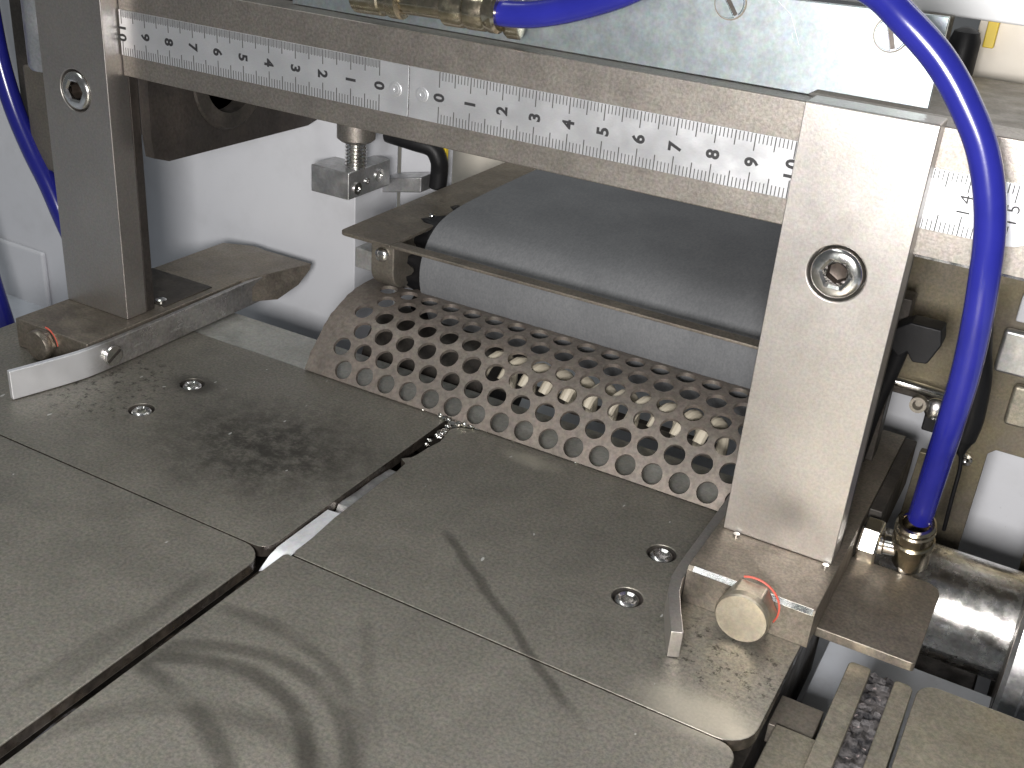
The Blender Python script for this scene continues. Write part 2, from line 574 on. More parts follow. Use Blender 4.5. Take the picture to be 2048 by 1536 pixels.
# ------------------------------------------------------------------ setting: machine bed and body
setting(box('machine_bed', (-60, 60), (-40, 40), (-7, -6), M['floor'], bevel=0))
setting(box('added_bed_riser', (14.3, 19.0), (-5, 2.35), (-6, -3.3), M['floor'], None, .05))  # raised floor piece added so the bed here catches more light
bw = bm_box((-60, -8.4), (9, 12), (-6, 12))
bw = bm_box((-8.4, -6.3), (12.2, 13), (-6, 5.6), bw)
machine_wall = link('machine_wall', bw, M['white'], None, .05)
tag(machine_wall, 'white painted machine wall behind the left post and the clamp block', 'machine housing')
box('access_cover', (-30.9, -27.3), (8.7, 9), (-8.5, -3.0), M['white'], machine_wall, .28, seg=5)
# dark frame under the table
fr = bm_box((-16, 14.0), (-20, 1.5), (-4.5, -1.6))
setting(link('table_frame', fr, M['dark'], None, .03))
setting(box('table_ledge', (-12.2, 14.0), (1.84, 4.1), (-.7, -.06), M['ledge'], None, .03))
setting(box('ledge_support', (-10.2, 13.8), (2.0, 3.8), (-5.9, -.72), M['dark'], None, .03))

# ------------------------------------------------------------------ table plates
TH = .35


def countersunk(parent, x, y, r=.375):
    bm = bmesh.new()
    hexring(bm, (x, y, -.02), (0, 0, 1), r, r * .45, -.2, .01, .17)
    return link('screw', bm, M['polished'], parent)


def plate(label, pts, screws=()):
    x = sum(p[0] for p in pts) / len(pts); y = sum(p[1] for p in pts) / len(pts)
    t = root('table_plate', label, 'table plate', (x, y, -TH), 'ground steel plates of the table')
    p = prism('plate', pts, 'z', -TH, 0, M['table'], t, .035, mats=[M['table'], M['oily']])
    p.modifiers['bevel'].material = 0
    for f in p.data.polygons:
        if abs(f.normal.z) < .5: f.material_index = 1
    for a, b in screws:
        drill(p, (a, b, 0), (0, 0, -1), .42, .24)
        # dark well and screw
        lathe('screw_well', (a, b, -.004), (0, 0, 1), [(-.2, .415), (-.02, .415), (-.02, .40), (-.19, .38), (-.19, .1)], M['dark'], t, caps=False)
        countersunk(t, a, b)
    return t


plate('back left table plate with a dark oily stain beside the bent lever',
      rounded(-16, -7.40, .80, 1.74, (0, .42, .05, 0)), [(-7.5, -1.45), (-7.5, -3.75)])
plate('front left table plate at the lower left corner, plain grey without screws',
      rounded(-16, -24, .85, -7.43, (0, 0, .75, 0)))
plate('front right table plate marked with dark swirled rubbing arcs',
      rounded(1.28, -24, 14.05, -7.20, (0, 0, .45, .15)))
edge = [(1.52, -7.17), (1.43, -6.97), (1.42, -6.26), (1.37, -5.76), (1.31, -5.1), (1.3, -4.0), (1.3, -3.58), (1.28, -2.86), (1.31, -1.98), (1.26, -1.47),
        (.98, -1.3), (1.2, -1.05), (1.25, -.85), (1.3, -.26), (1.4, .32), (1.32, .78), (1.22, 1.2), (1.4, 1.5), (2.1, 1.74)]
plate('back right table plate with a ragged bright edge, under the right post and bolt',
      [(x, y) for x, y in rounded(1.4, -7.17, 14.22, 1.74, (0, .8, .05, 0)) if x > 3] + edge[::-1],
      [(9.75, -1.27), (9.75, -3.65)])

# sheet steel strips seen through the slot; the front one's glint is painted white
def deflector(sec, mat, label, cat):
    b = bmesh.new()
    A = [b.verts.new((.84, y, z)) for y, z, t in sec]
    B = [b.verts.new((1.40, y, z + t)) for y, z, t in sec]
    for i in range(len(sec) - 1):
        b.faces.new((A[i], A[i + 1], B[i + 1], B[i]))
    r_ = bmesh.ops.extrude_face_region(b, geom=b.faces[:])
    bmesh.ops.translate(b, verts=[v for v in r_['geom'] if isinstance(v, bmesh.types.BMVert)], vec=(0, 0, -.04))
    tag(link('deflector_strip', b, M[mat]), label, cat)


deflector([(-8.0, -.55, .0), (-7.35, -.2, .02), (-7.0, -.11, .04), (-6.1, -.10, .04), (-4.8, -.09, .04), (-4.75, -.3, 0)], 'bare',
          'steel strip with a painted white glint in the slot near the corner where the four plates meet', 'metal strip')
deflector([(-4.77, -.32, .0), (-4.4, -.33, .0), (-4.3, -.16, .03), (-4.1, -.15, .03), (-3.4, -.2, .02), (-2.6, -.19, .03), (-1.7, -.26, 0)], 'alu',
          'greyer steel strip deeper in the slot, closer to the perforated guard', 'metal strip')
b = bmesh.new()
ny = 60
gr = []
for j in range(ny + 1):
    y = -17 + 9.3 * j / ny
    z = -.42 + .05 * sin(y * 2.1) + random.uniform(-.02, .02)
    gr.append([b.verts.new((.86, y, z - .05)), b.verts.new((1.05 + random.uniform(-.03, .03), y, z + .04)), b.verts.new((1.3, y, z - .12))])
for j in range(ny):
    for i in range(2):
        b.faces.new((gr[j][i], gr[j][i + 1], gr[j + 1][i + 1], gr[j + 1][i]))
r_ = bmesh.ops.extrude_face_region(b, geom=b.faces[:])
bmesh.ops.translate(b, verts=[v for v in r_['geom'] if isinstance(v, bmesh.types.BMVert)], vec=(0, 0, -.05))
tag(link('cutter_edge', b, M['cutter'], None, 0), 'brownish cutter edge with painted glints down in the narrow slot between the two front plates', 'cutter')

# weld splashes where the guard meets the slot
b = bmesh.new()
for x, y, z, r in ((.55, 1.72, .06, .13), (.75, 1.66, .07, .14), (.95, 1.58, .07, .13), (1.15, 1.5, .08, .15), (1.35, 1.52, .08, .14), (1.55, 1.6, .07, .13),
                   (1.78, 1.68, .06, .11), (1.12, 1.25, .03, .12), (1.16, 1.0, .0, .12), (1.18, .75, .02, .16), (1.2, .55, .02, .14), (1.08, .2, -.03, .09),
                   (1.15, -.1, -.02, .08), (2.3, 1.72, .04, .05), (3.3, 1.72, .03, .05), (-.2, 1.74, .05, .08), (5.6, 1.73, .04, .07)):
    m = Matrix.Translation((x, y, z)) @ Matrix.Diagonal((1.1, .9, .55, 1))
    bmesh.ops.create_icosphere(b, subdivisions=2, radius=r, matrix=m)
for v in b.verts:
    v.co += Vector([random.uniform(-.02, .02) for _ in range(3)])
tag(link('weld_bead', b, M['chrome']), 'bright lumpy weld bead at the foot of the perforated guard over the slot', 'weld', kind='stuff')

# ------------------------------------------------------------------ perforated guard
prof = spline([(1.7, 0.03, 0), (2.17, .65, 0), (2.89, 1.36, 0), (3.5, 1.76, 0), (4.3, 2.06, 0), (5.2, 2.2, 0), (6.1, 2.16, 0), (7.0, 1.9, 0), (7.7, 1.5, 0)], 14)
cum = [0]
for a, c in zip(prof, prof[1:]): cum.append(cum[-1] + (c - a).length)


def on_prof(s):
    s = max(0, min(cum[-1], s))
    for i in range(len(cum) - 1):
        if s <= cum[i + 1]:
            u = (s - cum[i]) / (cum[i + 1] - cum[i])
            p = prof[i].lerp(prof[i + 1], u)
            return p.x, p.y
    return prof[-1].x, prof[-1].y


X0, X1, SM = -5.15, 12.4, cum[-1]
PITCH, RH = .9, .335
bm = bmesh.new(); cache = {}


def gv(x, s):
    x = max(X0, min(X1, x)); s = max(0, min(SM, s))
    k = (round(x, 4), round(s, 4))
    if k not in cache:
        y, z = on_prof(s)
        cache[k] = bm.verts.new((x, y, z))
    return cache[k]


HC = PITCH / math.sqrt(3)
nrow = int(SM / (HC * 1.5)) + 2
for j in range(-1, nrow):
    cs = .42 + j * HC * 1.5
    off = -.93 - .45 * (j % 2)
    for k in range(-6, 17):
        cxx = off + k * PITCH
        if cxx < X0 - .6 or cxx > X1 + .6: continue
        hole = cxx > -4.2 and cxx < X1 - .5 and cs > .3 and cs < SM - .45
        hexv = []
        for q in range(6):
            a0 = pi / 2 + q * pi / 3; a1 = a0 + pi / 3
            p0 = (HC * cos(a0), HC * sin(a0)); p1 = (HC * cos(a1), HC * sin(a1))
            for e in range(4):
                u = e / 4
                hexv.append((p0[0] + (p1[0] - p0[0]) * u, p0[1] + (p1[1] - p0[1]) * u))
        outer = [gv(cxx + p[0], cs + p[1]) for p in hexv]
        mid = []
        for q in range(24):
            a = pi / 2 + q * pi / 12
            mid.append((RH * cos(a), RH * sin(a)))
        inner = [gv(cxx + p[0], cs + p[1]) for p in mid]
        for q in range(24):
            vs = []
            for v in (outer[q], outer[(q + 1) % 24], inner[(q + 1) % 24], inner[q]):
                if v not in vs: vs.append(v)
            if len(vs) >= 3:
                try: bm.faces.new(vs)
                except ValueError: pass
        if not hole:
            vs = []
            for v in inner:
                if v not in vs: vs.append(v)
            cv = gv(cxx, cs)
            for q in range(24):
                t3 = []
                for v in (inner[q], inner[(q + 1) % 24], cv):
                    if v not in t3: t3.append(v)
                if len(t3) == 3:
                    try: bm.faces.new(t3)
                    except ValueError: pass
bmesh.ops.delete(bm, geom=[f for f in bm.faces if f.calc_area() < 1e-4], context='FACES')
bmesh.ops.delete(bm, geom=[v for v in bm.verts if not v.link_faces], context='VERTS')
guard = link('perforated_guard', bm, M['rusty'])
sm = guard.modifiers.new('thickness', 'SOLIDIFY'); sm.thickness = .13; sm.offset = 0
es = guard.modifiers.new('split', 'EDGE_SPLIT'); es.split_angle = radians(50)
tag(guard, 'curved brown steel guard punched with rows of round holes in front of the belt', 'perforated guard')

# machinery seen through the holes
tag(lathe('grinding_drum', (-4.8, 6.4, -.9), (1, 0, 0), [(0, 1.5), (0, 1.9), (5.2, 1.9), (5.2, 1.5)], M['dark']),
    'dark drum under the left half of the perforated guard', 'drum')
hb = root('feed_hook_bar', 'bar of beige curved fingers seen through the guard holes', 'feed bar', (5.5, 4.4, 0))
box('bar', (.8, 9.4), (4.9, 5.2), (-.2, .3), M['dark'], hb)
for k in range(11):
    x = 1.3 + k * .78
    pts = [Vector((x + .22 * cos(a), 4.0 + .8 * cos(a), .55 + 1.05 * sin(a))) for a in [(-.4 + i * .33) for i in range(10)]]
    link('finger', bm_tube(pts, .19, 10), M['finger'], hb)

# ------------------------------------------------------------------ sanding belt and its frame
bp = spline([(6.4, .9, 0), (5.75, 2.2, 0), (5.58, 3.05, 0), (5.75, 3.75, 0), (6.3, 4.42, 0), (7.15, 4.80, 0), (8.6, 4.98, 0), (11, 5.05, 0), (14, 5.08, 0), (20, 5.1, 0)], 10)
pts = [(p.x, p.y) for p in bp]


def thick(pts, t):
    n = []
    for i, p in enumerate(pts):
        a = Vector(pts[max(i - 1, 0)]); c = Vector(pts[min(i + 1, len(pts) - 1)])
        d = (c - a).normalized(); n.append((p[0] + d.y * t, p[1] - d.x * t))
    return n


belt = prism('conveyor_belt', pts + thick(pts, .15)[::-1], 'x', -3.0, 11.5, M['belt'], None, .0)
tag(belt, 'wide grey woven belt wrapping over the roller behind the guard', 'belt')
# ragged black rubber end of the roller
bm = bmesh.new()
inn = thick(pts, .12)
sel = [i for i in range(0, 62, 2)]
cols = []
for i in sel:
    ex = .75 + .3 * sin(i * .55) + random.uniform(-.12, .16) - (.35 if i > 52 else 0)
    row = []
    for k in range(5):
        u = k / 4
        row.append(bm.verts.new((-2.85 - (ex + .1) * u, inn[i][0] + .25 * u * random.uniform(.5, 1), inn[i][1] - .12 * u + random.uniform(-.05, .05))))
    cols.append(row)
for a, c in zip(cols, cols[1:]):
    for k in range(4):
        bm.faces.new((a[k], a[k + 1], c[k + 1], c[k]))
r_ = bmesh.ops.extrude_face_region(bm, geom=bm.faces[:])
bmesh.ops.translate(bm, verts=[v for v in r_['geom'] if isinstance(v, bmesh.types.BMVert)], vec=(0, .25, -.2))
tag(link('rubber_sleeve', bm, M['black'], None, ang=60), 'ragged black rubber edge at the left end of the grey belt', 'rubber sleeve')

bf = root('belt_frame', 'flat brown steel frame plate around the grey belt with a thin front bar', 'frame', (3, 4.2, 4.3))
# U-shaped plate: left arm and front bar in one outline
ol = rounded(-5.55, 4.08, -3.3, 20, (.35, 0, 0, 0))
prism('side_arm', ol, 'z', 4.36, 4.48, M['block'], bf, .02)
prism('front_bar', [(-3.3, 4.09), (12.2, 4.09), (12.2, 4.62), (-3.3, 4.62)], 'z', 4.37, 4.475, M['block'], bf, .03)
br = bm_box((-5.6, -4.75), (5.2, 6.0), (2.78, 3.55))
link('bracket', br, M['alu'], bf, .04)
prism('bearing_plate', rounded(5.0, 2.3, 6.6, 4.36, (.7, .2, 0, 0)), 'x', -4.75, -3.75, M['brown'], bf, .06)
lathe('bolt', (-4.2, 5.02, 3.68), (.15, -1, .1), [(0, .27), (.16, .27), (.24, .2), (.27, .1), (.27, 0)], M['polished'], bf)
lathe('small_screw', (-3.9, 7.7, 4.48), (0, 0, 1), [(0, .14), (.08, .12), (.1, 0)], M['polished'], bf, seg=16)

# ------------------------------------------------------------------ blocks and posts


def post(x0, label, zt):
    t = root('gantry_post', label, 'steel post', (x0 + 1.5, -.1, 1.1), 'upright posts of the gantry')
    up = box('upright', (x0, x0 + 3.0), (-.7, .22), (1.1, zt), M['post'], t, .045)
    drill(up, (x0 + 1.5, -.7, 8.93), (0, 1, 0), .69, .6)
    box('backing_plate', (x0 + .05, x0 + 2.98), (.24, .62), (1.1, 9.5), M['recess'], t, .03)
    bm = bmesh.new(); hexring(bm, (x0 + 1.5, -.66, 8.93), (0, -1, 0), .64, .29, -.55, .10, .50)
    bl = link('socket_bolt', bm, M['polished'], t)
    n6 = [(x0 + 1.5 + .27 * cos(pi / 6 + i * pi / 3), 8.93 + .27 * sin(pi / 6 + i * pi / 3)) for i in range(6)]
    b6 = bmesh.new()
    A = [b6.verts.new((x, -.64, z)) for x, z in n6]; B = [b6.verts.new((x0 + 1.5 + (x - x0 - 1.5) * .96, -.34, 8.93 + (z - 8.93) * .96)) for x, z in n6]
    e6 = b6.verts.new((x0 + 1.5, -.29, 8.93))
    for i in range(6):
        b6.faces.new((A[i], A[(i + 1) % 6], B[(i + 1) % 6], B[i])); b6.faces.new((B[i], B[(i + 1) % 6], e6))
    link('socket', b6, M['socket'], bl, ang=15)
    return t


post(11.17, 'bright upright steel post on the right with a large socket bolt', 12.75)
post(-14.17, 'dull upright steel post on the left, running out of the top of the picture', 12.75)


def chamfer_block(x0, x1, y0, y1, h, parent, name='body'):
    c = .1
    pr = [(y0, 0.004), (y0, h - c), (y0 + c, h), (y1, h), (y1, 0.004)]
    return prism(name, pr, 'x', x0, x1, M['block'], parent, .012)


rb = root('support_block', 'right clamping block under the bright post with a hex bolt in its front', 'clamping block', (12.7, 0, 0))
chamfer_block(11.0, 14.36, -2.95, 8.0, 1.1, rb)
# bare polished chamfer along the front edge
for xa, xb in ((11.15, 12.35), (13.2, 14.3)):
    prism('polished_edge', [(-2.956, .985), (-2.956, 1.0), (-2.85, 1.106), (-2.83, 1.106)], 'x', xa, xb, M['polished'], rb, 0)


def hexbolt(c, parent, red, mat='bolt', k=1.0, h=0.0):
    x, y, z = c
    bm = bm_lathe(c, (0, -1, 0), [(0, .72 * k), (.62 - h, .72 * k)], 6)
    o = link('hex_bolt', bm, M[mat], parent, .06, ang=20)
    lathe('bolt_face', (x, y - .5 + h, z), (0, -1, 0), [(0, .62 * k), (.1, .70 * k), (.27, .69 * k), (.32, .65 * k), (.33, 0)], M[mat], o)
    pts = [Vector((x + .725 * k * cos(a), y + .02, z + .725 * k * sin(a))) for a in [red[0] + (red[1] - red[0]) * i / 14 for i in range(15)]]
    link('paint_mark', bm_tube(pts, .03, 8), M['red'], parent)
    return o


hexbolt((12.78, -2.96, .74), rb, (-.5, 2.0))
for x in (11.6, 14.05):
    lathe('foot_screw', (x, -.82, 1.1), (0, 0, 1), [(0, .09), (.05, .09), (.06, 0)], M['polished'], rb, seg=12)

lb = root('support_block', 'long brown clamping block under the left post beside the bent lever', 'clamping block', (-12.4, 2, 0))
pl = [(-14.25, -2.95), (-10.72, -2.95), (-10.66, 6.1), (-12.3, 7.9), (-12.9, 7.95), (-14.1, 7.4)]
prism('body', pl, 'z', .004, 1.1, M['block'], lb, .05)
bm = bm_prism([(4.6, .14), (5.7, .2), (7.0, .42), (7.75, .85), (7.85, 1.098), (4.6, 1.098)], 'x', -13.0, -9.72)
for v in bm.verts:
    if v.co.x > -10 and v.co.y < 5.2: v.co.x = -10.72
link('wedge_tail', bm, M['block'], lb, .03)
hexbolt((-12.75, -2.96, .60), lb, (.0, 1.5), 'block', .78, .38)
box('post_shadow_patch', (-14.1, -11.0), (.92, 3.4), (1.1, 1.14), M['dark'], lb, .02)  # thin dark sheet standing in for the post's shadow on the block
lathe('block_screw', (-11.45, 1.2, 1.1), (0, 0, 1), [(0, .2), (.1, .2), (.15, .12), (.15, 0)], M['polished'], lb, seg=20)

# left lever strip
lv = root('guide_lever', 'bent flat steel lever with slotted screws and a bare tip whitened for its reflection by the left post', 'lever', (-10.6, 0, 0))
path = [(-11.2, -5.72), (-10.95, -4.8), (-10.72, -3.9), (-10.6, -3.3), (-10.55, -2.7), (-10.5, -1), (-10.5, 3), (-10.5, 6.3)]
lp = spline([(x, y, 0) for x, y in path], 6)
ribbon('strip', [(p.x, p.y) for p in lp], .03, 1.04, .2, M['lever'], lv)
slotted('slotted_screw', (-10.43, -2.2, .52), (1, 0, 0), .37, .15, lv, M['polished'], .5)
slotted('slotted_screw', (-10.41, 5.75, .52), (1, 0, 0), .37, .13, lv, M['strip'], .5)

# right guide strip
gs = root('guide_strip', 'thin bent steel strip standing on edge beside the right block', 'guide strip', (10.9, -2, 0))
ribbon('strip', [(10.78, 1.6), (10.79, -.5), (10.80, -2.5), (10.84, -3.15), (10.97, -3.7), (11.27, -4.4), (11.66, -5.22)][::-1], .015, .80, .31, M['post'], gs, .025)

# ------------------------------------------------------------------ cross beam
cb = root('cross_beam', 'long brown steel beam carrying the two rulers between the posts', 'beam', (2, .5, 9.57))
prism('bar', rounded(-11.15, 9.57, 18.6, 12.6, (0, .5, .5, 0)), 'y', 0, 1.25, M['beam'], cb, .04)
box('mounting_lug', (-11.5, -10.6), (.7, 1.9), (7.45, 9.56), M['post'], cb, .05)
box('lower_chamfer', (14.2, 18.2), (-.004, .03), (9.555, 9.62), M['polished'], cb, 0)

# rulers
YR = -.05


def ruler(x0, x1, zero, sign, n, label, rot, half_top, end_round):
    t = root('ruler', label, 'ruler', ((x0 + x1) / 2, YR, 10.25), 'steel rulers fixed along the beam')
    if end_round:
        out = rounded(x0, 10.25, x1, 11.67, (0, .7, .7, 0))
    else:
        out = [(x0, 10.25), (x1, 10.25), (x1, 11.67), (x0, 11.67)]
    prism('blade', out, 'y', YR, -.002, M['ruler'], t, .012)
    bm = bmesh.new()

    def tick(x, za, zb, w):
        bm_box((x - w / 2, x + w / 2), (YR - .004, YR + .002), (min(za, zb), max(za, zb)), bm)
    for k in range(n * 10 + 1):
        L = .42 if k % 10 == 0 else (.36 if k % 5 == 0 else .22)
        x = zero + sign * k * .1
        if not x0 + .02 < x < x1 - .02: continue
        w = .024 if k % 5 else .03
        tick(x, 10.26, 10.26 + L + .03, w)
        tick(x, 11.66, 11.66 - L, w)
    if half_top:
        for k in range(n * 10):
            tick(zero + sign * (k * .1 + .05), 11.66, 11.66 - .2, .016)
    tk = link('tick_marks', bm, M['tick'], t, smooth=False); tk['kind'] = 'stuff'
    for k in range(n + 1):
        x = zero + sign * k
        if x < x0 or x > x1: continue
        s = str(k)
        zc = 10.96
        big = len(s) > 1
        for q, ch in enumerate(s):
            dz = 0 if not big else (q - .5) * (.30 if rot > 0 else -.30)
            text_part('numeral', ch, x, YR - .003, zc + dz, .46 if k <= 10 else .42, rot, M['mark'], t, .017 if k <= 10 else .0)
    return t


lr = ruler(-11.1, -.015, -1.0, -1, 10, 'left steel ruler counting down from 10 to 0 towards the middle of the beam', -pi / 2, True, False)
rr = ruler(.015, 16.75, 1.0, 1, 15, 'right steel ruler counting up from 0, passing behind the right post to 14', pi / 2, False, True)
for x, t in ((-.45, lr), (.44, rr)):
    lathe('rivet', (x, YR, 10.95), (0, -1, 0), [(0, .21), (.008, .21), (.018, .19), (.012, .13), (.03, .12), (.03, .055), (.004, .05), (.004, 0)], M['ruler'], t, seg=24)
box('end_edge', (-.013, .013), (YR - .006, YR + .03), (10.25, 11.67), M['polished'], rr, 0)

# zinc plate standing on the beam
zp = root('zinc_plate', 'scratched zinc plated sheet with slotted screws standing on the beam', 'metal sheet', (4.5, .9, 12.62))
prism('sheet', [(-4.74, 12.62), (10.85, 12.62), (11.06, 12.76), (13.62, 12.76), (13.6, 14.78), (-4.74, 14.3)], 'y', .75, .93, M['zinc'], zp, .02)
for x, z, a in ((8.6, 14.42, 2.2), (12.46, 14.25, 1.9), (1.2, 14.1, .6)):
    lathe('screw_recess', (x, .75, z), (0, -1, 0), [(0, .41), (.01, .41), (.01, .0)], M['brown'], zp)
    slotted('slotted_screw', (x, .74, z), (0, -1, 0), .37, .08, zp, M['zinc'], a)
bm = bmesh.new()
for pts_ in ([(9.75, 14.6), (10.1, 14.35), (10.3, 13.95), (10.42, 13.7)], [(10.2, 13.95), (10.25, 13.82)]):
    bm_tube([Vector((x, .748, z)) for x, z in pts_], .012, 5, bm)
link('scratch', bm, M['white'], zp)

# top deck behind the sheet
setting(box('top_deck', (3, 24), (1.3, 7.45), (12.2, 12.58), M['brown'], None, .04))
tag(box('upper_housing', (-2, 30), (8.3, 14), (13.95, 20), M['bright'], None, .08), 'white housing edge above the zinc sheet at the top right', 'machine housing')
tag(box('beige_panel', (13.3, 30), (9.0, 9.4), (10, 14.2), M['beige'], None, .03), 'beige panel at the top right behind the hose', 'panel')
tag(lathe('rubber_buffer', (13.2, 7.6, 12.3), (0, 0, 1), [(0, .42), (1.15, .42), (1.4, .34), (1.5, .15), (1.5, 0)], M['black']), 'upright black rubber buffer on the deck at the top right beside the hose', 'rubber buffer')
tag(box('column_bracket', (12.0, 12.7), (7.9, 8.3), (12.58, 14.0), M['brown'], None, .05), 'brown bracket between the hose and the black buffer at the top right', 'bracket')
tag(box('yellow_tag', (13.55, 13.85), (8.7, 8.95), (13.2, 14.0), M['yellow'], None, .03), 'small yellow tag beside the black buffer at the top right', 'tag')

# ------------------------------------------------------------------ left back machinery
dp = root('motor_plate', 'dark steel side plate with a round bore behind the left half of the beam', 'side plate', (-10.2, 5, 6.75))
bm = bmesh.new()
pts_ = [(.1, 7.0), (.65, 6.75), (9.4, 6.64), (8.98, 12), (.1, 12)]
yc, zc, rad = 3.95, 9.15, 1.5
# plate with a true round hole, built as a ring of quads to the outline
n = 48; outl = []
for i in range(n):
    a = 2 * pi * i / n; d = Vector((cos(a), sin(a))); best = 99
    for p, q in zip(pts_, pts_[1:] + pts_[:1]):
        p = Vector(p); q = Vector(q); e = q - p
        den = d.x * e.y - d.y * e.x
        if abs(den) < 1e-9: continue
        w = p - Vector((yc, zc)); t_ = (w.x * e.y - w.y * e.x) / den; s_ = (w.x * d.y - w.y * d.x) / den
        if t_ > 0 and -1e-6 <= s_ <= 1.000001: best = min(best, t_)
    outl.append((yc + d.x * best, zc + d.y * best))
V = {}
for xa in (-10.2, -10.6):
    V[xa] = ([bm.verts.new((xa, *p)) for p in outl], [bm.verts.new((xa, yc + rad * cos(2 * pi * i / n), zc + rad * sin(2 * pi * i / n))) for i in range(n)])
for i in range(n):
    j = (i + 1) % n
    for xa in V:
        O, I = V[xa]; bm.faces.new((O[i], O[j], I[j], I[i]))
    for k in (0, 1):
        bm.faces.new((V[-10.2][k][i], V[-10.2][k][j], V[-10.6][k][j], V[-10.6][k][i]))
link('plate', bm, M['recess'], dp)
lathe('bore_ring', (-10.75, yc, zc), (1, 0, 0), [(0, 1.85), (.57, 1.85), (.62, 1.78), (.62, 1.25), (0, 1.25)], M['dark'], dp, seg=40)
box('bore_back', (-11.3, -10.85), (1, 6.5), (7.2, 11), M['dark'], dp)

# spindle column far left
sc = root('spindle_column', 'dark grey spindle column behind the left post at the top left', 'column', (-22, 5.5, 3.5))
lathe('cylinder', (-21.4, 5.6, 7.4), (0, 0, 1), [(0, .75), (.15, .85), (9, .85)], M['alu'], sc)
box('column', (-22.4, -20.2), (5, 6.5), (3.2, 7.5), M['brown'], sc, .1)
box('back_plate', (-24.8, -20.0), (6.6, 7.5), (3.8, 16), M['dark'], sc, .1)
tag(lathe('knurled_knob', (-24.5, 8.9, .6), (.3, -1, .1), [(0, .9), (.5, .9), (.6, .75), (.6, 0)], M['alu'], seg=24), 'small knurled grey knob on the white wall behind the left hose', 'knob')

# clamp block with threaded rod
cl = root('clamp_block', 'small aluminium clamp block holding a threaded rod behind the beam', 'clamp block', (-8.5, 9, 4.3))
box('body', (-9.45, -7.62), (7.5, 10.3), (4.33, 5.42), M['alu'], cl, .05)
thr = [(0, .38)]
for k in range(8):
    z = .05 + k * .14
    thr += [(z, .36), (z + .05, .43), (z + .09, .43), (z + .13, .36)]
thr += [(1.25, .36)]
lathe('threaded_rod', (-7.95, 8.4, 5.4), (0, 0, 1), thr, M['polished'], cl)
lathe('nut', (-7.95, 8.4, 6.45), (0, 0, 1), [(0, .6), (.12, .75), (.9, .75)], M['beam'], cl, seg=24)
for y, z, r in ((8.05, 4.7, .24), (8.7, 4.85, .12), (9.5, 4.92, .26)):
    lathe('screw', (-7.62, y, z), (1, 0, 0), [(0, r), (.05, r), (.05, r * .5), (.01, r * .4), (.01, 0)], M['polished'], cl, seg=20)
tag(prism('slide_bar', [(-8.9, 3.6), (-6.5, 4.1), (-6.5, 4.75), (-8.9, 4.2)], 'y', 10.9, 12.0, M['alu'], None, .06), 'pale grey slide bar beside the clamp block above the belt frame', 'slide bar')
tag(link('black_cable', bm_tube(spline([(-9.8, 11.3, 6.3), (-8.6, 11.2, 6.15), (-7.2, 11.3, 6.0), (-6.45, 11.5, 5.85), (-6.15, 11.6, 5.4), (-6.15, 11.7, 4.9), (-6.2, 11.7, 4.2)]), .36, 14), M['black']),
    'thick black cable bending down behind the clamp block under the beam', 'cable')
tag(box('yellow_label', (-6.35, -6.0), (11.9, 12.1), (5.0, 6.1), M['yellow'], None, .02), 'small yellow label behind the black cable under the beam', 'label')
tag(box('cream_panel', (-14, 12), (20.3, 20.8), (-6, 8), M['beige'], None, .03), 'cream panel seen under the beam beyond the black cable', 'panel')

# ------------------------------------------------------------------ right side machinery
outp = [(12.4, 12.1), (24, 12.1), (24, -5.8), (18.75, -5.8), (18.75, 1.5), (17.05, 1.5), (16.85, 1.3), (16.85, -5.8), (14.7, -5.8), (14.9, .7), (15.55, .75), (15.5, 2.6), (12.4, 2.6)]
sp = root('side_plate', 'brown upright side plate under the ruler end at the right with a cut-out', 'side plate', (17, 8.1, 2.6))
prism('plate', outp, 'y', 8.0, 8.35, M['side'], sp, .03)
lathe('rod', (13.3, 7.8, 2.98), (1, 0, -.03), [(0, .17), (2.0, .17), (2.1, .1), (2.1, 0)], M['polished'], sp, seg=16)
box('rod_bracket', (13.2, 15.35), (7.7, 7.95), (2.62, 2.85), M['dark'], sp, .03)
box('cover_plate', (16.3, 18.5), (7.6, 7.95), (4.2, 5.6), M['alu'], sp, .12)
box('cover_plate', (17.0, 19.5), (7.6, 7.95), (2.6, 3.95), M['slide'], sp, .12)
box('white_stop', (16.5, 18.5), (7.6, 7.95), (5.9, 6.75), M['white'], sp, .06)
tag(box('far_housing', (11.6, 40), (11.2, 11.8), (-6, 4.2), M['white'], None, .05), 'white housing seen through the openings beside the hose on the right', 'machine housing')
bc = root('black_connector', 'black plastic connector block between the right post and the hose', 'connector', (14.2, 5, 4))
prism('body', [(13.55, 5.85), (14.0, 6.2), (14.85, 6.2), (14.95, 5.75), (14.7, 5.1), (14.3, 5.05), (14.1, 5.3), (13.9, 5.1), (13.5, 5.4)], 'y', 4.6, 5.4, M['black'], bc, .05)
link('lead', bm_tube(spline([(13.9, 5.1, 5.3), (13.75, 5.2, 4.3), (13.55, 5.3, 3.0), (13.4, 5.3, 1.2)]), .22, 12), M['black'], bc)
tag(box('dark_upright', (12.6, 13.8), (5.6, 6.4), (1.1, 6.5), M['dark'], None, .04), 'dark upright bar just behind the right edge of the bright post', 'bar')
tag(link('air_cable', bm_tube(spline([(15.6, 5, 7.2), (15.85, 5, 5.9), (16.1, 5, 4.9), (16.2, 5, 3.7), (16.15, 5, 2.9), (16.3, 5, 2.1), (16.33, 5, 1.1), (16.36, 5.2, -.2)]), lambda u: .36 if u < .55 else .36 - .30 * min(1, (u - .55) * 9), 12), M['black']),
    'black cable hanging just behind the lower part of the blue hose', 'cable')
cs_ = root('cable_clip', 'shiny clip screw beside a black clip behind the blue hose', 'clip', (15.3, 5.4, 3))
box('clip', (14.95, 16.0), (5.3, 5.8), (2.75, 3.45), M['black'], cs_, .06)
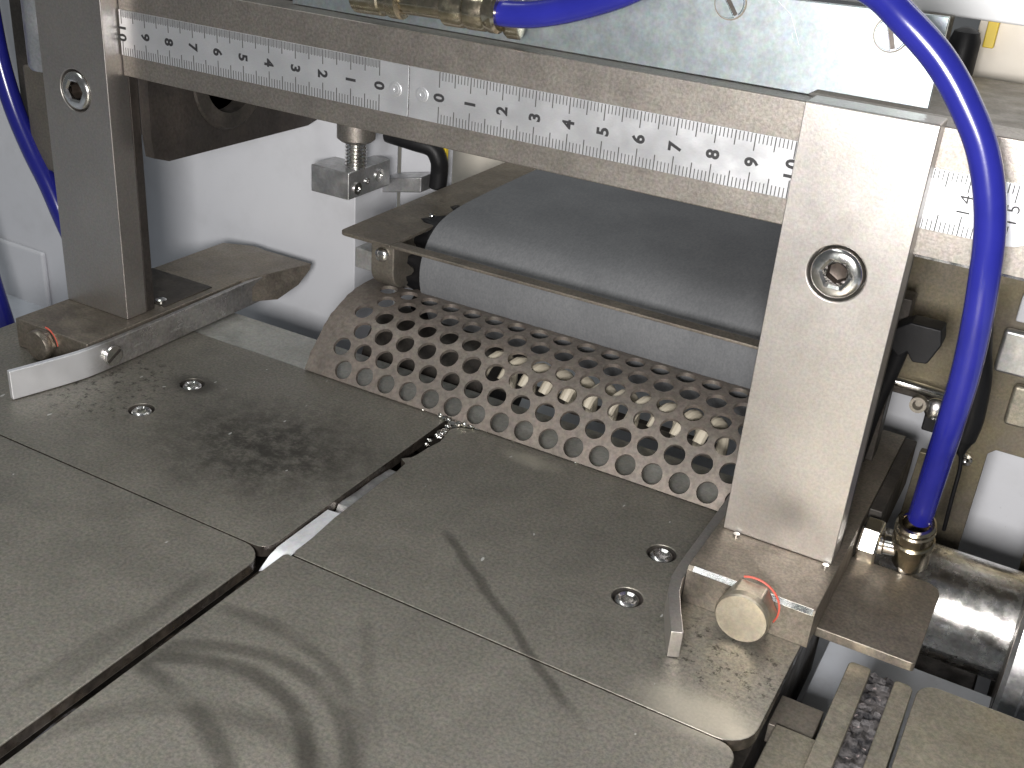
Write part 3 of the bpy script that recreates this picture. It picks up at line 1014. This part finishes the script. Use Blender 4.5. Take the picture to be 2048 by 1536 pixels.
lathe('screw', (15.2, 5.3, 3.55), (0, -1, .2), [(0, .32), (.12, .32), (.2, .22), (.22, 0)], M['polished'], cs_, seg=20)
lathe('bushing', (14.72, 5.3, 3.6), (0, -1, .1), [(0, .24), (.3, .24), (.3, .15), (.1, .1)], M['brown'], cs_, seg=20)
tag(lathe('set_screw', (16.3, 7.95, .95), (0, -1, 0), [(0, .2), (.1, .2), (.12, .1), (.05, 0)], M['polished'], seg=16), 'tiny bright set screw on the brown side plate right of the hose', 'screw')

# guide block running back on the right
tag(box('rear_guide', (14.37, 14.75), (2.9, 8.0), (-.6, 1.05), M['dark'], None, .04), 'dark guide rail along the back part of the right block', 'guide rail')
# tab plate right of the table
prism('tab', rounded(14.32, -1.95, 16.85, 1.85, (.05, .1, .45, 0)), 'z', -.3, -.02, M['block'], None, .03)
tabo = bpy.data.objects['tab']; tabo.name = 'tab_plate'
tag(tabo, 'grey steel tab plate with a rounded corner sticking out right of the table', 'tab plate')
# roller shaft and flange wheel
rs = root('roller_shaft', 'shiny turned steel roller shaft at the right edge below the hose fitting', 'roller', (16, 4.1, -3.7))
lathe('shaft', (12.5, 4.1, -2.0), (1, 0, 0), [(0, 1.5), (0, 1.65), (6.5, 1.65)], M['shaft'], rs, seg=64)
lathe('flange', (18.95, 4.1, -2.0), (1, 0, 0), [(0, 1.7), (0, 3.3), (.12, 3.45), (.55, 3.45), (.62, 3.3), (3, 3.3), (3, 0)], M['alu'], rs, seg=72)
lathe('flange_face', (18.93, 4.1, -2.0), (1, 0, 0), [(0, 1.66), (0, 3.2), (.02, 3.2), (.02, 1.66)], M['dark'], rs, seg=64, caps=False)
tag(box('bearing_housing', (16.2, 18.5), (2.6, 5.6), (-6, -4.2), M['dark'], None, .08), 'dark bearing housing under the shiny roller shaft', 'bearing housing')

# slide with rails at the lower right
sl = root('slide_rail', 'pair of olive steel rails with a dark abrasive strip between at the lower right', 'slide', (16.2, -8, -3))
box('body', (14.3, 16.0), (-16, -4.6), (-2.6, -1.2), M['slide'], sl, .04)
prism('rail', rounded(15.36, -16, 15.92, -2.12, (0, 0, .1, .15)), 'z', -2.6, -.5, M['slide'], sl, .03)
prism('rail', rounded(16.52, -16, 16.98, -2.2, (0, 0, .18, .1)), 'z', -2.6, -.5, M['slide'], sl, .03)
bm = bmesh.new()
nx, ny = 6, 90
gr = [[bm.verts.new((15.9 + .64 * i / nx, -14 + 12.1 * j / ny, -.78 + random.uniform(-.07, .07))) for i in range(nx + 1)] for j in range(ny + 1)]
for j in range(ny):
    for i in range(nx):
        bm.faces.new((gr[j][i], gr[j][i + 1], gr[j + 1][i + 1], gr[j + 1][i]))
r_ = bmesh.ops.extrude_face_region(bm, geom=bm.faces[:])
bmesh.ops.translate(bm, verts=[v for v in r_['geom'] if isinstance(v, bmesh.types.BMVert)], vec=(0, 0, -1.5))
link('abrasive_strip', bm, M['rock'], sl)
box('stop_plate', (14.12, 15.2), (-4.6, -3.4), (-1.9, -1.3), M['brown'], sl, .03)
tag(prism('corner_plate', rounded(17.08, -16, 26, -1.9, (0, 0, 0, .5)), 'z', -.75, -.5, M['slide'], None, .03), 'olive steel cover plate filling the lower right corner', 'cover plate')
tag(box('plate_support', (17.5, 25), (-16, -2.6), (-5.9, -.76), M['dark'], None, .05), 'dark support under the olive cover plate at the lower right', 'support')

# ------------------------------------------------------------------ pneumatic hoses and fittings
HR = .335
hp = [(2.95, -.45, 13.52), (3.5, -.5, 13.56), (4.16, -.55, 13.67), (5.14, -.6, 13.96), (6.37, -.8, 14.45), (7.6, -.95, 15.1), (9.0, -1.05, 15.7), (10.5, -1.1, 15.85),
      (12.15, -1.1, 15.35), (13.02, -1.2, 14.83), (13.89, -1.2, 14.15), (14.6, -1.2, 13.34), (15.21, -1.2, 12.40), (15.68, -1.2, 11.08), (15.91, -1.1, 9.5),
      (16.02, -.6, 7.5), (15.98, 0, 5.63), (15.9, .9, 4.02), (15.84, 1.6, 2.7), (15.8, 2.05, 1.75)]
tag(link('air_hose', bm_tube(spline(hp, 10), HR, 28), M['hose']), 'large shiny blue air hose arching over the right post down to the elbow fitting', 'hose')
tag(link('air_hose', bm_tube(spline([(-24.3, 5, 13), (-24.0, 5, 10), (-23.75, 5, 7.6), (-23.2, 5, 5.6), (-22.4, 5, 3.9), (-21.6, 5, 2.6), (-20.9, 5, 1.2), (-20.2, 5.2, -.6)]), .42, 20), M['hose']),
    'dark blue air hose passing behind the left post at the left edge', 'hose')
tag(link('air_hose', bm_tube(spline([(-27.0, 5, .5), (-26.6, 5, -1.5), (-26.1, 5, -3.6), (-25.65, 5, -5.3), (-25.5, 5, -6.0)]), .4, 20), M['hose']),
    'short end of dark blue hose at the left edge above the lever tip', 'hose')

ft = root('inline_fitting', 'tarnished brass push-in fitting lying along the beam at the top', 'hose fitting', (.8, -.5, 13))
ax = Vector((1, 0, .025))
lathe('body', (-1.5, -.45, 13.42), ax, [(0, .44), (.06, .5), (.9, .5), (.95, .46), (1.15, .46), (1.2, .52), (1.5, .52), (1.55, .37), (2.95, .37)], M['brass'], ft, seg=36)
lathe('collar', (1.35, -.46, 13.5), ax, [(0, .42), (.08, .52), (.6, .52), (.66, .48), (.72, .48), (.78, .53), (1.25, .53), (1.3, .5), (1.36, .5), (1.42, .54), (1.62, .54), (1.68, .46), (1.68, .4)], M['brass'], ft, seg=36)
lathe('back_flange', (2.95, -.05, 13.35), (1, .25, 0), [(0, .42), (.1, .5), (.4, .5), (.45, .4), (.45, .2)], M['brass'], ft, seg=30)

el = root('elbow_fitting', 'bright brass elbow fitting with a hex nut screwed beside the right block', 'hose fitting', (15.8, 2.1, .2))
bm = bm_lathe((14.42, 2.1, .5), (1, 0, 0), [(0, .62), (.05, .66), (.5, .66), (.56, .6)], 6)
link('hex_nut', bm, M['chrome'], el, .05, ang=20)
lathe('stem', (14.95, 2.1, .55), (1, 0, .1), [(0, .36), (.12, .36), (.16, .3), (.8, .3)], M['chrome'], el, seg=28)
dirn = Vector((-.04, -.35, .95))
lathe('elbow_body', (15.84, 2.35, .0), dirn, [(0, .25), (.1, .42), (.25, .5), (1.0, .52), (1.05, .57), (1.2, .57), (1.25, .52)], M['brass'], el, seg=36)
lathe('release_collar', Vector((15.84, 2.35, .0)) + dirn.normalized() * 1.25, dirn, [(0, .5), (.3, .5), (.34, .55), (.42, .55), (.46, .5), (.5, .53), (.6, .53), (.66, .47), (.66, .38), (.55, .38)], M['brass'], el, seg=36, caps=False)
lathe('screw_tip', (15.75, 1.95, .12), (.2, -1, .2), [(0, .16), (.12, .16), (.15, .1), (.15, 0)], M['chrome'], el, seg=14)
